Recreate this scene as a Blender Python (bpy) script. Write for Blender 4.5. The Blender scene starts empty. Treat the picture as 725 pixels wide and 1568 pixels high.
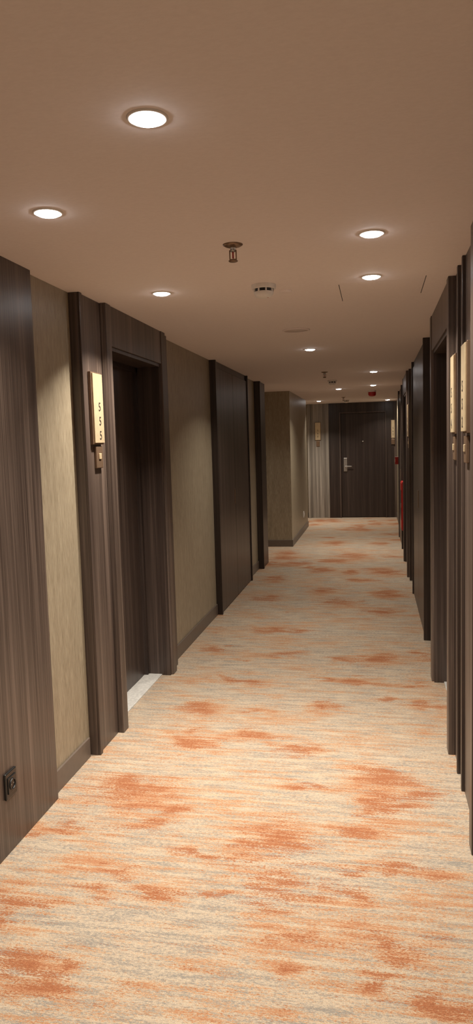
import bpy, bmesh, math, random
from mathutils import Vector as V, Matrix, noise
random.seed(5)
H=2.29; CAMH=1.55
XL=-1.435; XR=0.415; YE=14.6; YB=-3.0
sc=bpy.context.scene
sc.view_settings.view_transform='Standard'
sc.view_settings.look='None'
sc.view_settings.exposure=0.0

# ------------------------------------------------------------------ materials
def newmat(n):
    m=bpy.data.materials.new(n); m.use_nodes=True
    nt=m.node_tree; b=nt.nodes['Principled BSDF']
    return m,nt,b
def N(nt,t,**k):
    n=nt.nodes.new(t)
    for a,v in k.items(): setattr(n,a,v)
    return n
def pos_noise(nt,scale,detail=3,rough=.5,ns=1.0,dist=0.0,off=(0,0,0)):
    g=N(nt,'ShaderNodeNewGeometry'); mp=N(nt,'ShaderNodeMapping')
    mp.inputs['Scale'].default_value=scale
    mp.inputs['Location'].default_value=off
    nt.links.new(g.outputs['Position'],mp.inputs['Vector'])
    n=N(nt,'ShaderNodeTexNoise'); n.inputs['Scale'].default_value=ns
    n.inputs['Detail'].default_value=detail; n.inputs['Roughness'].default_value=rough
    n.inputs['Distortion'].default_value=dist
    nt.links.new(mp.outputs[0],n.inputs['Vector'])
    return n.outputs['Fac']
def ramp(nt,fac,stops,interp='LINEAR'):
    r=N(nt,'ShaderNodeValToRGB'); r.color_ramp.interpolation=interp
    e=r.color_ramp.elements
    e[0].position=stops[0][0]; e[0].color=(*stops[0][1],1)
    e[1].position=stops[-1][0]; e[1].color=(*stops[-1][1],1)
    for p,c in stops[1:-1]:
        x=e.new(p); x.color=(*c,1)
    nt.links.new(fac,r.inputs[0]); return r.outputs[0]
def mixc(nt,fac,a,b,mode='MIX'):
    m=N(nt,'ShaderNodeMix',data_type='RGBA',blend_type=mode)
    for s,v in ((0,fac),(6,a),(7,b)):
        if isinstance(v,(int,float)): m.inputs[s].default_value=v
        elif isinstance(v,tuple): m.inputs[s].default_value=(*v,1)
        else: nt.links.new(v,m.inputs[s])
    return m.outputs[2]
def mth(nt,op,a,b=None,clamp=False):
    m=N(nt,'ShaderNodeMath',operation=op); m.use_clamp=clamp
    for i,v in enumerate((a,b)):
        if v is None: continue
        if isinstance(v,(int,float)): m.inputs[i].default_value=v
        else: nt.links.new(v,m.inputs[i])
    return m.outputs[0]
def bump(nt,b,h,st,dist=.01):
    n=N(nt,'ShaderNodeBump'); n.inputs['Strength'].default_value=st; n.inputs['Distance'].default_value=dist
    nt.links.new(h,n.inputs['Height']); nt.links.new(n.outputs[0],b.inputs['Normal'])

def wood(name,dark,light,rough=.36):
    m,nt,b=newmat(name)
    a=pos_noise(nt,(20,20,.30),3,.6)
    c=pos_noise(nt,(120,120,1.3),4,.65)
    f=mth(nt,'ADD',mth(nt,'MULTIPLY',a,.5),mth(nt,'MULTIPLY',c,.5))
    mid=tuple((p+q)*.42 for p,q in zip(dark,light))
    col=ramp(nt,f,[(.38,dark),(.50,mid),(.62,light)])
    nt.links.new(col,b.inputs['Base Color']); b.inputs['Roughness'].default_value=rough
    bump(nt,b,c,.2,.002)
    return m
M_wood=wood('walnut_veneer',(.044,.029,.023),(.160,.116,.092))
M_wood2=wood('walnut_door_veneer',(.034,.022,.018),(.094,.066,.053))
M_wood3=wood('walnut_dark_veneer',(.022,.014,.012),(.056,.039,.032))
def wallpaper():
    m,nt,b=newmat('grasscloth_wallpaper')
    c=pos_noise(nt,(200,200,14),3,.6); a=pos_noise(nt,(30,30,3.5),2,.5)
    f=mth(nt,'ADD',mth(nt,'MULTIPLY',a,.25),mth(nt,'MULTIPLY',c,.75))
    col=ramp(nt,f,[(.34,(.225,.178,.118)),(.66,(.40,.335,.237))])
    nt.links.new(col,b.inputs['Base Color']); b.inputs['Roughness'].default_value=.40
    bump(nt,b,c,.6,.003)
    return m
M_paper=wallpaper()
def plain(name,col,rough=.5,metal=0,em=None,es=0,var=.06,ns=30):
    m,nt,b=newmat(name)
    f=pos_noise(nt,(ns,ns,ns),2)
    c=ramp(nt,f,[(.3,tuple(x*(1-var) for x in col)),(.7,tuple(min(1,x*(1+var)) for x in col))])
    nt.links.new(c,b.inputs['Base Color'])
    b.inputs['Roughness'].default_value=rough; b.inputs['Metallic'].default_value=metal
    if em: b.inputs['Emission Color'].default_value=(*em,1); b.inputs['Emission Strength'].default_value=es
    return m
def ceilmat():
    m,nt,b=newmat('ceiling_paint')
    c=pos_noise(nt,(60,120,60),3,.6)
    col=ramp(nt,c,[(.3,(.83,.735,.70)),(.7,(.87,.775,.74))])
    nt.links.new(col,b.inputs['Base Color']); b.inputs['Roughness'].default_value=.85
    bump(nt,b,c,.12,.002)
    return m
M_ceil=ceilmat()
M_base=plain('baseboard_wood',(.13,.10,.08),.4)
M_brass=plain('brushed_brass',(.62,.49,.31),.38,.45)
M_bronze=plain('bronze_metal',(.24,.155,.10),.35,.6)
M_black=plain('black_plastic',(.012,.012,.012),.3)
M_steel=plain('satin_steel',(.55,.53,.5),.3,.9)
M_white=plain('white_plastic',(.80,.75,.70),.45)
M_grille=plain('dark_slot',(.03,.026,.024),.6)
M_stone=plain('threshold_stone',(.62,.60,.56),.35,var=.15,ns=60)
M_red=plain('red_enamel',(.42,.018,.015),.35)
M_ink=plain('engraved_digits',(.03,.02,.015),.5)
M_led=plain('led_lens',(1,1,1),.4,em=(1,.99,.99),es=42)

def carpet():
    m,nt,b=newmat('patterned_carpet')
    at=N(nt,'ShaderNodeAttribute'); at.attribute_name='rust'
    rust=at.outputs['Fac']
    big=pos_noise(nt,(1.6,3.4,1),3,.6,dist=.4)      # broad peach / beige zones
    patch=pos_noise(nt,(4.5,15,1),8,.78,dist=.3)    # ragged patches
    patch2=pos_noise(nt,(6,26,1),6,.75,off=(5,3,0))
    streak=pos_noise(nt,(3.0,60,1),5,.74)           # thin cross-wise streaks
    streak2=pos_noise(nt,(2.4,38,1),5,.72,off=(2,8,0))
    fine=pos_noise(nt,(95,240,1),2,.75)             # tuft dashes
    fine2=pos_noise(nt,(70,190,20),2,.75,off=(3,9,1))
    vfine=pos_noise(nt,(300,380,5),1,.5)
    def c5(n,k): return mth(nt,'MULTIPLY',mth(nt,'SUBTRACT',n,.5),k)
    g=mth(nt,'ADD',mth(nt,'ADD',c5(fine2,3.0),c5(patch2,2.6)),mth(nt,'ADD',c5(streak,2.2),.5))
    base=ramp(nt,g,[(.08,(.54,.435,.32)),(.42,(.48,.39,.29)),(.62,(.385,.33,.265)),(.95,(.29,.26,.22))])
    s=mth(nt,'ADD',mth(nt,'ADD',c5(big,2.0),c5(patch,2.4)),mth(nt,'ADD',c5(streak2,3.4),c5(fine,3.0)))
    s=mth(nt,'ADD',s,mth(nt,'MULTIPLY',rust,.9))
    pm=mth(nt,'MULTIPLY',mth(nt,'ADD',s,.06),1.7,True)
    pcol=ramp(nt,s,[(.0,(.56,.375,.225)),(.40,(.52,.29,.145)),(.85,(.45,.19,.085))])
    col=mixc(nt,mth(nt,'MULTIPLY',pm,.85),base,pcol)
    rr=mth(nt,'ADD',mth(nt,'MULTIPLY',rust,.95),c5(fine,2.6))
    rr=mth(nt,'ADD',rr,c5(patch,2.4))
    rr=mth(nt,'ADD',rr,c5(streak,2.2))
    rm=mth(nt,'MULTIPLY',mth(nt,'SUBTRACT',rr,.47),4.5,True)
    rcol=ramp(nt,fine2,[(.35,(.28,.092,.040)),(.65,(.40,.155,.070))])
    col=mixc(nt,mth(nt,'MULTIPLY',rm,.82),col,rcol)
    dk=ramp(nt,vfine,[(.3,(.74,.73,.72)),(.6,(1.0,1.0,1.0))])
    col=mixc(nt,1.0,col,dk,'MULTIPLY')
    nt.links.new(col,b.inputs['Base Color']); b.inputs['Roughness'].default_value=.95
    b.inputs['Specular IOR Level'].default_value=.1
    bump(nt,b,mth(nt,'ADD',vfine,fine),.6,.004)
    return m
M_carpet=carpet()

# ------------------------------------------------------------------ mesh helpers
def link(o): sc.collection.objects.link(o); return o
def boxmesh(bm,x0,x1,y0,y1,z0,z1,bev=0):
    r=bmesh.ops.create_cube(bm,size=1)
    vs=r['verts']
    for v in vs:
        v.co=V(((x0+x1)/2+v.co.x*(x1-x0),(y0+y1)/2+v.co.y*(y1-y0),(z0+z1)/2+v.co.z*(z1-z0)))
    if bev>0:
        es=list({e for v in vs for e in v.link_edges})
        bmesh.ops.bevel(bm,geom=es,offset=bev,segments=2,affect='EDGES',profile=.5)
def finish(bm,name,mat,parent=None,smooth=False):
    me=bpy.data.meshes.new(name); 
    bmesh.ops.recalc_face_normals(bm,faces=bm.faces)
    c=V((0,0,0))
    if bm.verts:
        mn=V([min(v.co[i] for v in bm.verts) for i in range(3)]); mx=V([max(v.co[i] for v in bm.verts) for i in range(3)])
        c=(mn+mx)/2
        for v in bm.verts: v.co-=c
    bm.to_mesh(me); bm.free(); me.materials.append(mat)
    if smooth:
        for p in me.polygons: p.use_smooth=True
    o=link(bpy.data.objects.new(name,me)); 
    if parent: o.parent=parent; o.location=c-parent.location
    else: o.location=c
    return o
def boxes(name,bl,mat,parent=None,bev=0):
    bm=bmesh.new()
    for b in bl: boxmesh(bm,*b,bev=bev)
    return finish(bm,name,mat,parent)
def empty(name,loc):
    e=bpy.data.objects.new(name,None); e.location=loc; e.empty_display_size=.1
    return link(e)
def lathe(name,prof,loc,mat,parent=None,seg=40,axis='Z'):
    bm=bmesh.new(); rings=[]
    for r,z in prof:
        if r<1e-6: rings.append([bm.verts.new((0,0,z))])
        else: rings.append([bm.verts.new((r*math.cos(2*math.pi*i/seg),r*math.sin(2*math.pi*i/seg),z)) for i in range(seg)])
    for a,b in zip(rings,rings[1:]):
        for i in range(seg):
            j=(i+1)%seg
            q=[a[i%len(a)],a[j%len(a)],b[j%len(b)],b[i%len(b)]]
            u=[]
            for v in q:
                if v not in u: u.append(v)
            if len(u)>2: bm.faces.new(u)
    for v in bm.verts:
        c=v.co.copy()
        if axis=='X': v.co=V((c.z,c.y,c.x))
        if axis=='Y': v.co=V((c.x,c.z,c.y))
        v.co+=V(loc)
    return finish(bm,name,mat,parent,True)

# ------------------------------------------------------------------ floor (carpet)
rb=[(-1.12,2.96,.17,.13),(-.39,2.64,.12,.12),(-.35,2.34,.11,.09),(-.13,2.36,.06,.05),(.01,3.24,.11,.10),(0,2.99,.08,.10),
(.20,3.11,.08,.04),(.05,2.10,.08,.07),(-.03,2.01,.03,.025),(.01,1.95,.04,.03),(-1.06,3.98,.10,.09),(-.95,3.5,.13,.06),
(-.67,3.67,.09,.07),(-.41,3.51,.09,.08),(-1.07,1.88,.07,.06),(-.92,1.89,.04,.04),(-1.23,2.13,.10,.05),(-.86,2.26,.18,.025),
(-.29,2.12,.08,.03),(.03,5.08,.11,.13),(-.21,5.0,.06,.06),(.32,5.2,.06,.1),(-.35,6.9,.14,.14),(-.83,5.8,.2,.07),(-.62,5.75,.09,.07),
(.03,6.5,.12,.1),(-.30,4.1,.07,.07),(-.98,1.82,.10,.05),(-.92,2.67,.08,.05),(-1.28,2.65,.06,.05),(-.85,2.8,.06,.05),
(.17,1.89,.10,.04),(-.05,2.9,.03,.03),(-.6,10.9,.14,.2),(-.31,9.7,.2,.22),(-.55,7.4,.12,.15),(.1,7.3,.12,.18),(-1.1,7.0,.15,.12),
(-.9,4.5,.14,.05),(.25,4.2,.08,.06),(-.1,4.55,.12,.04),(-1.2,5.2,.1,.08),(-.7,5.1,.14,.05)]
for i in range(36):
    rb.append((random.uniform(-1.4,.4),random.uniform(7.6,14.4),random.uniform(.07,.2),random.uniform(.06,.2)))
for i in range(50):
    rb.append((random.uniform(-1.4,.4),random.uniform(-2.8,1.7),random.uniform(.05,.15),random.uniform(.03,.11)))
for i in range(30):
    rb.append((random.uniform(-1.4,.4),random.uniform(1.7,7.6),random.uniform(.04,.10),random.uniform(.01,.03)))
def floor():
    bm=bmesh.new()
    xs=[-4.0,-3,-2.2]+[-1.6+.02*i for i in range(111)]
    ys=[YB-.1+.02*i for i in range(int((YE+.2-YB)/.02)+2)]
    lay=bm.verts.layers.float.new('rust')
    grid=[]
    for y in ys:
        loc=[b for b in rb if abs(y-b[1])<b[3]*3+.1]
        row=[]
        for x in xs:
            v=bm.verts.new((x,y,0)); row.append(v)
            s=0
            if loc:
                wx=x+.08*noise.noise(V((x*5,y*8,7)))+.08*noise.noise(V((x*12,y*22,2)))
                wy=y+.05*noise.noise(V((x*4,y*7,17)))+.06*noise.noise(V((x*9,y*20,12)))
                for b in loc:
                    q=((wx-b[0])/b[2])**2+((wy-b[1])/b[3])**2
                    s=max(s,.85*math.exp(-q*.60))
            v[lay]=s
        grid.append(row)
    for a,b in zip(grid,grid[1:]):
        for i in range(len(xs)-1): bm.faces.new((a[i],a[i+1],b[i+1],b[i]))
    me=bpy.data.meshes.new('floor'); bm.to_mesh(me); bm.free(); me.materials.append(M_carpet)
    link(bpy.data.objects.new('floor',me))
floor()
boxes('ceiling',[(-4.1,.7,YB-.1,YE+.2,H,H+.12)],M_ceil)

# ------------------------------------------------------------------ walls
DZ=2.08
doorsR=[(1.75,2.65),(3.60,4.62),(8.25,9.25)]
doorsL=[(3.66,4.58)]
def wallsegs(x0,x1,ya,yb,doors):
    out=[];y=ya
    for a,b in doors:
        out.append((x0,x1,y,a,0,H)); out.append((x0,x1,a,b,DZ,H)); y=b
    out.append((x0,x1,y,yb,0,H)); return out
boxes('wall_left',wallsegs(XL-.17,XL,YB,9.12,doorsL)+[(-4,XL-.17,8.95,9.12,0,H)],M_paper)
boxes('wall_right',wallsegs(XR,XR+.17,YB,YE,doorsR),M_paper)
boxes('wall_back',[(XL-.17,XR+.17,YB-.1,YB,0,H)],M_paper)
boxes('wall_end',[(-4,XR+.17,YE,YE+.12,0,H)],M_paper)
boxes('wall_side_corridor',[(-4.1,-4,8.95,YE+.12,0,H)],M_paper)
BX=-1.225
boxes('wall_corner_block',[(-4,BX,10.55,13.1,0,H)],M_paper)

# ------------------------------------------------------------------ baseboards
bt=.012; bh=.10
def bl(segs,x0,x1): return [(x0,x1,a,b,0,bh) for a,b in segs]
boxes('baseboard_left',bl([(2.87,3.28),(4.80,6.28),(7.93,8.66)],XL,XL+bt)+[(-4,XL,9.12,9.12+bt,0,bh)],M_base,bev=.003)
boxes('baseboard_right',bl([(3.2,3.3),(4.84,5.58),(7.32,7.98),(9.55,9.85),(11.6,YE)],XR-bt,XR),M_base,bev=.003)
boxes('baseboard_corner_block',[(-4,BX+bt,10.55-bt,10.55,0,bh),(BX,BX+bt,10.55,13.1+bt,0,bh),(-4,BX,13.1,13.1+bt,0,bh)],M_base,bev=.003)
boxes('baseboard_end',[(-4,-1.0,YE-bt,YE,0,bh)],M_base,bev=.003)

# ------------------------------------------------------------------ doors
dn=[0]
def side_door(side,ya,yb,yo0,yo1,sign_side):
    dn[0]+=1
    w=XL if side<0 else XR
    def X(d): return w-d*side
    def bx(d0,d1,y0,y1,z0,z1):
        a,b=sorted((X(d0),X(d1))); return (a,b,y0,y1,z0,z1)
    e=empty('door_%d'%dn[0],(X(0),(ya+yb)/2,0))
    j=.02
    if sign_side=='near': p0,p1,q0,q1=yo0,ya,yb,yo1
    else: p0,p1,q0,q1=yb,yo1,yo0,ya
    boxes('pilaster_panel',[bx(0,.045,p0,p1,0,H)],M_wood,e,.002)
    if sign_side=='near':
        boxes('casing_fin',[bx(.045,.078,ya-.075,ya,0,H),bx(0,.075,yb,yb+.085,0,H)],M_wood,e,.003)
        boxes('outer_strip',[bx(0,.045,yb+.085,yo1,0,H),bx(.045,.058,yo0,yo0+.03,0,H)],M_wood2,e,.002)
    else:
        boxes('casing_fin',[bx(.045,.078,yb,yb+.075,0,H),bx(0,.075,ya-.085,ya,0,H)],M_wood,e,.003)
        boxes('outer_strip',[bx(0,.045,yo0,ya-.085,0,H),bx(.045,.058,yo1-.03,yo1,0,H)],M_wood2,e,.002)
    boxes('header_panel',[bx(0,.07,ya,yb,DZ,H)],M_wood,e,.002)
    boxes('jamb_lining',[bx(-.16,0.06,ya,ya+j,0,DZ),bx(-.16,0.06,yb-j,yb,0,DZ),bx(-.16,0.06,ya+j,yb-j,DZ-j,DZ)],M_wood2,e,.001)
    boxes('stop_frame',[bx(-.12,-.09,ya+j,ya+j+.03,0,DZ-j),bx(-.12,-.09,yb-j-.03,yb-j,0,DZ-j),bx(-.12,-.09,ya+j,yb-j,DZ-j-.03,DZ-j)],M_wood3,e,.001)
    boxes('leaf',[bx(-.16,-.115,ya+j,yb-j,.012,DZ-j)],M_wood2,e,.002)
    boxes('threshold',[bx(-.16,-.0,ya+j,yb-j,0.0,.008)],M_stone,e)
    hy=(ya+j+.10) if sign_side=='near' else (yb-j-.10)
    boxes('lock_plate',[bx(-.115,-.105,hy-.035,hy+.035,.92,1.14)],M_steel,e,.004)
    s=1 if sign_side=='near' else -1
    y0,y1=sorted((hy,hy+s*.12))
    boxes('lever_handle',[bx(-.105,-.07,hy-.01,hy+.01,.99,1.01),bx(-.08,-.066,y0,y1,.99,1.01)],M_steel,e,.003)
    return e
side_door(-1,3.66,4.58,3.30,4.80,'near')
side_door(1,3.60,4.62,3.32,4.84,'near')
side_door(1,1.75,2.65,1.55,3.18,'far')
side_door(1,8.25,9.25,7.98,9.55,'near')

def end_door():
    dn[0]+=1
    e=empty('door_%d'%dn[0],(-.245,YE,0))
    x0,x1=-.675,.19
    def b(x0,x1,d0,d1,z0,z1): return (x0,x1,YE-d1,YE-d0,z0,z1)
    boxes('frame_panel',[b(-.91,x0,0,.06,0,H),b(x1,.355,0,.06,0,H),b(x0,x1,0,.06,DZ,H)],M_wood3,e,.003)
    boxes('casing',[b(x0-.03,x0,.06,.075,0,DZ+.03),b(x1,x1+.03,.06,.075,0,DZ+.03),b(x0,x1,.06,.075,DZ,DZ+.03)],M_wood2,e,.002)
    boxes('leaf',[b(x0,x1,0,.035,.01,DZ)],M_wood3,e,.003)
    boxes('lock_plate',[b(x0+.05,x0+.12,.035,.05,.93,1.20)],M_steel,e,.006)
    boxes('lever_handle',[b(x0+.075,x0+.095,.05,.09,1.02,1.04),b(x0+.075,x0+.21,.08,.095,1.02,1.04)],M_steel,e,.004)
    lathe('peephole',[(0,.008),(.012,.008),(.014,0),(0,0)],(-.245,YE-.045,1.52),M_steel,e,16,'Y')
end_door()
boxes('trim_end_pilaster_left',[(-1.34,-1.28,YE-.07,YE,0,H),(-1.28,-.93,YE-.03,YE,0,H),(-.95,-.91,YE-.07,YE,0,H)],wood('lit_pilaster_veneer',(.16,.135,.11),(.42,.37,.31)),bev=.002)  # wood colour lightened to carry the bright lamplight falling on this pilaster
boxes('trim_end_pilaster_right',[(.355,XR,YE-.045,YE,0,H)],M_wood,bev=.002)

# ------------------------------------------------------------------ wood wall panels / shaft doors
boxes('trim_near_panel_left',[(XL,-1.40,-2.2,2.85,0,H)],M_wood,bev=.002)
def shaft_panel(side,y0,y1,d,name):
    w=XL if side<0 else XR
    def bx(d0,d1,a,b,z0,z1):
        p,q=sorted((w-d0*side,w-d1*side)); return (p,q,a,b,z0,z1)
    e=empty(name,(w,(y0+y1)/2,0))
    boxes('edge_frame',[bx(0,d+.012,y0,y0+.03,0,H),bx(0,d+.012,y1-.03,y1,0,H)],M_wood3,e,.002)
    boxes('panel_leaf',[bx(0,d,y0+.03,(y0+y1)/2-.002,.01,H-.06),bx(0,d,(y0+y1)/2+.002,y1-.03,.01,H-.06)],M_wood2,e,.002)
    boxes('top_rail',[bx(0,d-.01,y0+.03,y1-.03,H-.055,H)],M_wood3,e,.002)
    boxes('flush_pull',[bx(d,d+.006,(y0+y1)/2-.05,(y0+y1)/2-.03,.95,1.1)],M_bronze,e,.002)
shaft_panel(-1,6.28,7.93,.045,'service_shaft_door')
shaft_panel(1,5.58,7.32,.05,'service_shaft_door')
shaft_panel(1,10.3,11.6,.05,'service_shaft_door')
boxes('trim_corner_pilaster',[(XL,-1.375,8.72,9.135,0,H),(XL-.05,XL,9.12,9.15,0,H),(XL,-1.36,8.66,8.72,0,H)],M_wood3,bev=.003)

# ------------------------------------------------------------------ signs
def digits(txt,loc,rot,size,parent):
    c=bpy.data.curves.new('digits','FONT'); c.body=txt; c.size=size; c.extrude=.0008; c.align_x='CENTER'; c.align_y='CENTER'; c.space_line=1.15
    o=bpy.data.objects.new('tmp',c); link(o); bpy.context.view_layer.update()
    me=bpy.data.meshes.new_from_object(o); bpy.data.objects.remove(o)
    me.materials.clear(); me.materials.append(M_ink)
    n=link(bpy.data.objects.new('digits',me)); n.parent=parent
    n.location=V(loc)-parent.location; n.rotation_euler=rot
def sign(side,y,xs,txt):
    e=empty('room_number_sign',(xs,y,1.74))
    s=-side
    def bx(d0,d1,a,b,z0,z1):
        p,q=sorted((xs+s*d0,xs+s*d1)); return (p,q,a,b,z0,z1)
    boxes('backing_plate',[bx(0,.016,y-.068,y+.068,1.565,1.925)],M_bronze,e,.002)
    boxes('face_plate',[bx(.016,.024,y-.06,y+.064,1.572,1.918)],M_brass,e,.002)
    boxes('bell_plate',[bx(0,.014,y-.03,y+.055,1.445,1.555)],M_bronze,e,.003)
    boxes('bell_button',[bx(.014,.019,y-.002,y+.028,1.49,1.52)],M_brass,e,.002)
    rot=(math.pi/2,0,math.pi/2) if side<0 else (math.pi/2,0,-math.pi/2)
    digits('\n'.join(txt),(xs+s*.0245,y+.012,1.68),rot,.062,e)
sign(-1,3.455,XL+.045,'555')
sign(1,3.45,XR-.045,'554')
sign(1,3.03,XR-.045,'552')
sign(1,8.10,XR-.045,'558')
def end_sign(x,ys,t,hw=.06):
    e=empty('room_number_sign',(x,ys,1.74))
    boxes('backing_plate',[(x-hw,x+hw,ys-.016,ys,1.565,1.925)],M_bronze,e,.002)
    boxes('face_plate',[(x-hw+.008,x+hw-.008,ys-.024,ys-.016,1.572,1.918)],M_brass,e,.002)
    boxes('bell_plate',[(x-.035,x+.035,ys-.014,ys,1.445,1.555)],M_bronze,e,.003)
    digits('\n'.join(t),(x,ys-.0245,1.70),(math.pi/2,0,0),.052,e)
end_sign(-1.13,YE-.03,'560')
end_sign(.345,YE-.06,'562',.04)

# ------------------------------------------------------------------ power outlets
def outlet2(x,y,z,nx,mat):
    e=empty('power_outlet',(x,y,z))
    def bx(d0,d1,a,b,c,f):
        p,q=sorted((x+nx*d0,x+nx*d1)); return (p,q,a,b,c,f)
    boxes('outlet_frame',[bx(0,.010,y-.042,y+.042,z-.052,z+.052)],mat,e,.004)
    boxes('outlet_insert',[bx(.010,.014,y-.030,y+.030,z-.032,z+.032)],mat,e,.002)
    k=nx
    lathe('socket_ring',[(.018,.0135*k),(.018,.018*k),(.022,.018*k),(.022,.0135*k)],(x,y,z),mat,e,24,'X')
    lathe('pin_hole_1',[(0,.0148*k),(.003,.0148*k),(.003,.0138*k)],(x,y-.009,z),M_steel,e,10,'X')
    lathe('pin_hole_2',[(0,.0148*k),(.003,.0148*k),(.003,.0138*k)],(x,y+.009,z),M_steel,e,10,'X')
outlet2(-1.40,2.44,.27,1,M_black)
outlet2(BX,12.3,.30,1,M_white)

# ------------------------------------------------------------------ ceiling fixtures
PW=10.5
def downlight(x,y,p=PW,spread=125):
    e=empty('recessed_downlight',(x,y,H))
    lathe('trim_ring',[(.038,-.001),(.039,-.004),(.045,-.004),(.048,-.001),(.048,0)],(x,y,H),M_white,e)
    lathe('lens',[(0,-.0115),(.02,-.0105),(.032,-.0085),(.038,-.004),(.038,0)],(x,y,H),M_led,e)
    L=bpy.data.lights.new('led_beam','AREA'); L.shape='DISK'; L.size=.07; L.energy=p; L.color=(1,.92,.81); L.spread=math.radians(spread)
    o=link(bpy.data.objects.new('led_beam',L)); o.parent=e; o.location=(0,0,-.014)
for a in [(-.5,1.64,10.5),(-1.005,2.19,11),(-.005,2.72,10.5),(-.01,3.42,14,115),(-1.016,3.46,20,110),(-.51,5.91,13),(-.51,10.55,11),(-.02,10.1,10),(-1.02,13.5,18,125),(.236,13.95,7),
            (-.5,-.6,7),(-1.005,-.2,7),(-.005,.6,7.5),(-.5,-2.2,6),(-.01,8.1,9),(-2.6,9.9,6),(-2.6,13.8,6)]:
    downlight(*a)
def sprinkler(x,y):
    e=empty('ceiling_sprinkler',(x,y,H))
    lathe('escutcheon',[(0,-.012),(.012,-.012),(.030,-.006),(.038,-.001),(.038,0)],(x,y,H),M_bronze,e,32)
    lathe('stem',[(0,-.026),(.009,-.026),(.011,-.018),(.011,-.010)],(x,y,H),M_steel,e,16)
    boxes('yoke_arms',[(x-.014,x-.010,y-.003,y+.003,H-.054,H-.020),(x+.010,x+.014,y-.003,y+.003,H-.054,H-.020),(x-.014,x+.014,y-.003,y+.003,H-.057,H-.052)],M_bronze,e,.001)
    lathe('glass_bulb',[(0,-.053),(.003,-.049),(.003,-.028),(0,-.024)],(x,y,H),M_red,e,12)
    lathe('deflector',[(0,-.063),(.016,-.062),(.018,-.059),(.004,-.056),(0,-.055)],(x,y,H),M_bronze,e,16)
sprinkler(-.516,2.72); sprinkler(-.53,7.9); sprinkler(-.53,12.6)
def detector(x,y,name='smoke_detector'):
    e=empty(name,(x,y,H))
    lathe('base',[(.058,0),(.058,-.016),(.055,-.020),(.046,-.020)],(x,y,H),M_white,e)
    lathe('neck',[(.042,-.018),(.040,-.040)],(x,y,H),M_grille,e)
    lathe('cap',[(.046,-.033),(.047,-.037),(.040,-.052),(.022,-.060),(0,-.061)],(x,y,H),M_white,e)
    bm=bmesh.new()
    for i in range(8):
        a=i*math.pi/4+.39
        r=bmesh.ops.create_cube(bm,size=1)
        for v in r['verts']:
            v.co=V((v.co.x*.008+.043,v.co.y*.007,v.co.z*.016))
            v.co=Matrix.Rotation(a,3,'Z')@v.co+V((x,y,H-.027))
    finish(bm,'vent_ribs',M_white,e)
    lathe('status_led',[(0,-.0615),(.003,-.0605),(.003,-.056)],(x+.02,y-.005,H),M_red,e,8)
detector(-.51,3.44); detector(-.51,9.0); detector(-.51,13.4)
e=empty('ceiling_speaker',(-.51,4.86,H))
lathe('rim',[(.092,0),(.092,-.006),(.088,-.009),(.082,-.009),(.080,-.003)],(-.51,4.86,H),M_ceil,e,48)
lathe('grille',[(0,-.0035),(.081,-.0035),(.081,0)],(-.51,4.86,H),plain('speaker_grille',(.62,.53,.48),.6),e,48)
lathe('ceiling_blank_plate',[(0,-.007),(.028,-.007),(.031,-.001),(.031,0)],(-.425,3.60,H),M_ceil,None,32)
e=empty('ceiling_access_hatch',(.035,3.72,H))
boxes('shadow_gap',[(-.165,-.162,3.55,3.96,H-.0012,H),(.235,.238,3.48,3.88,H-.0012,H)],M_grille,e)
boxes('hatch_panel',[(-.160,.233,3.52,3.92,H-.0002,H)],M_ceil,e)
e=empty('fire_alarm_sounder',(-.04,11.2,H))
lathe('sounder_base',[(.06,0),(.06,-.02),(.056,-.024)],(-.04,11.2,H),M_white,e)
lathe('sounder_body',[(.058,-.022),(.058,-.06),(.048,-.08),(.018,-.088),(0,-.088)],(-.04,11.2,H),M_red,e)
e=empty('fire_alarm_call_point',(XR-.02,13.0,1.17))
boxes('housing',[(XR-.075,XR,12.95,13.05,1.105,1.235)],M_red,e,.006)
boxes('press_panel',[(XR-.079,XR-.075,12.97,13.03,1.14,1.20)],M_white,e,.002)
e=empty('fire_extinguisher_cabinet',(XR,10.05,.64))
boxes('cabinet_body',[(XR-.070,XR,9.90,10.24,.31,.97)],M_red,e,.004)
boxes('cabinet_door',[(XR-.077,XR-.070,9.915,10.225,.325,.955)],M_red,e,.003)
boxes('door_window',[(XR-.079,XR-.077,9.97,10.17,.45,.85)],M_black,e)
boxes('door_latch',[(XR-.087,XR-.077,9.93,9.95,.62,.68)],M_steel,e,.002)

# ------------------------------------------------------------------ world + camera
w=bpy.data.worlds.new('World'); sc.world=w; w.use_nodes=True
w.node_tree.nodes['Background'].inputs[0].default_value=(.0,.0,.0,1)
d=V((212.5,111,-1100)).normalized(); up=V((-.0285,1,.0954)); up=(up-d*up.dot(d)).normalized(); r=d.cross(up)
M=Matrix((r,d,up)).to_4x4(); M.translation=V((0,0,CAMH))
cam=bpy.data.cameras.new('camera'); cam.sensor_fit='VERTICAL'; cam.sensor_height=36; cam.lens=1100/1568*36; cam.clip_start=.05
co=link(bpy.data.objects.new('camera',cam)); co.matrix_world=M
sc.camera=co
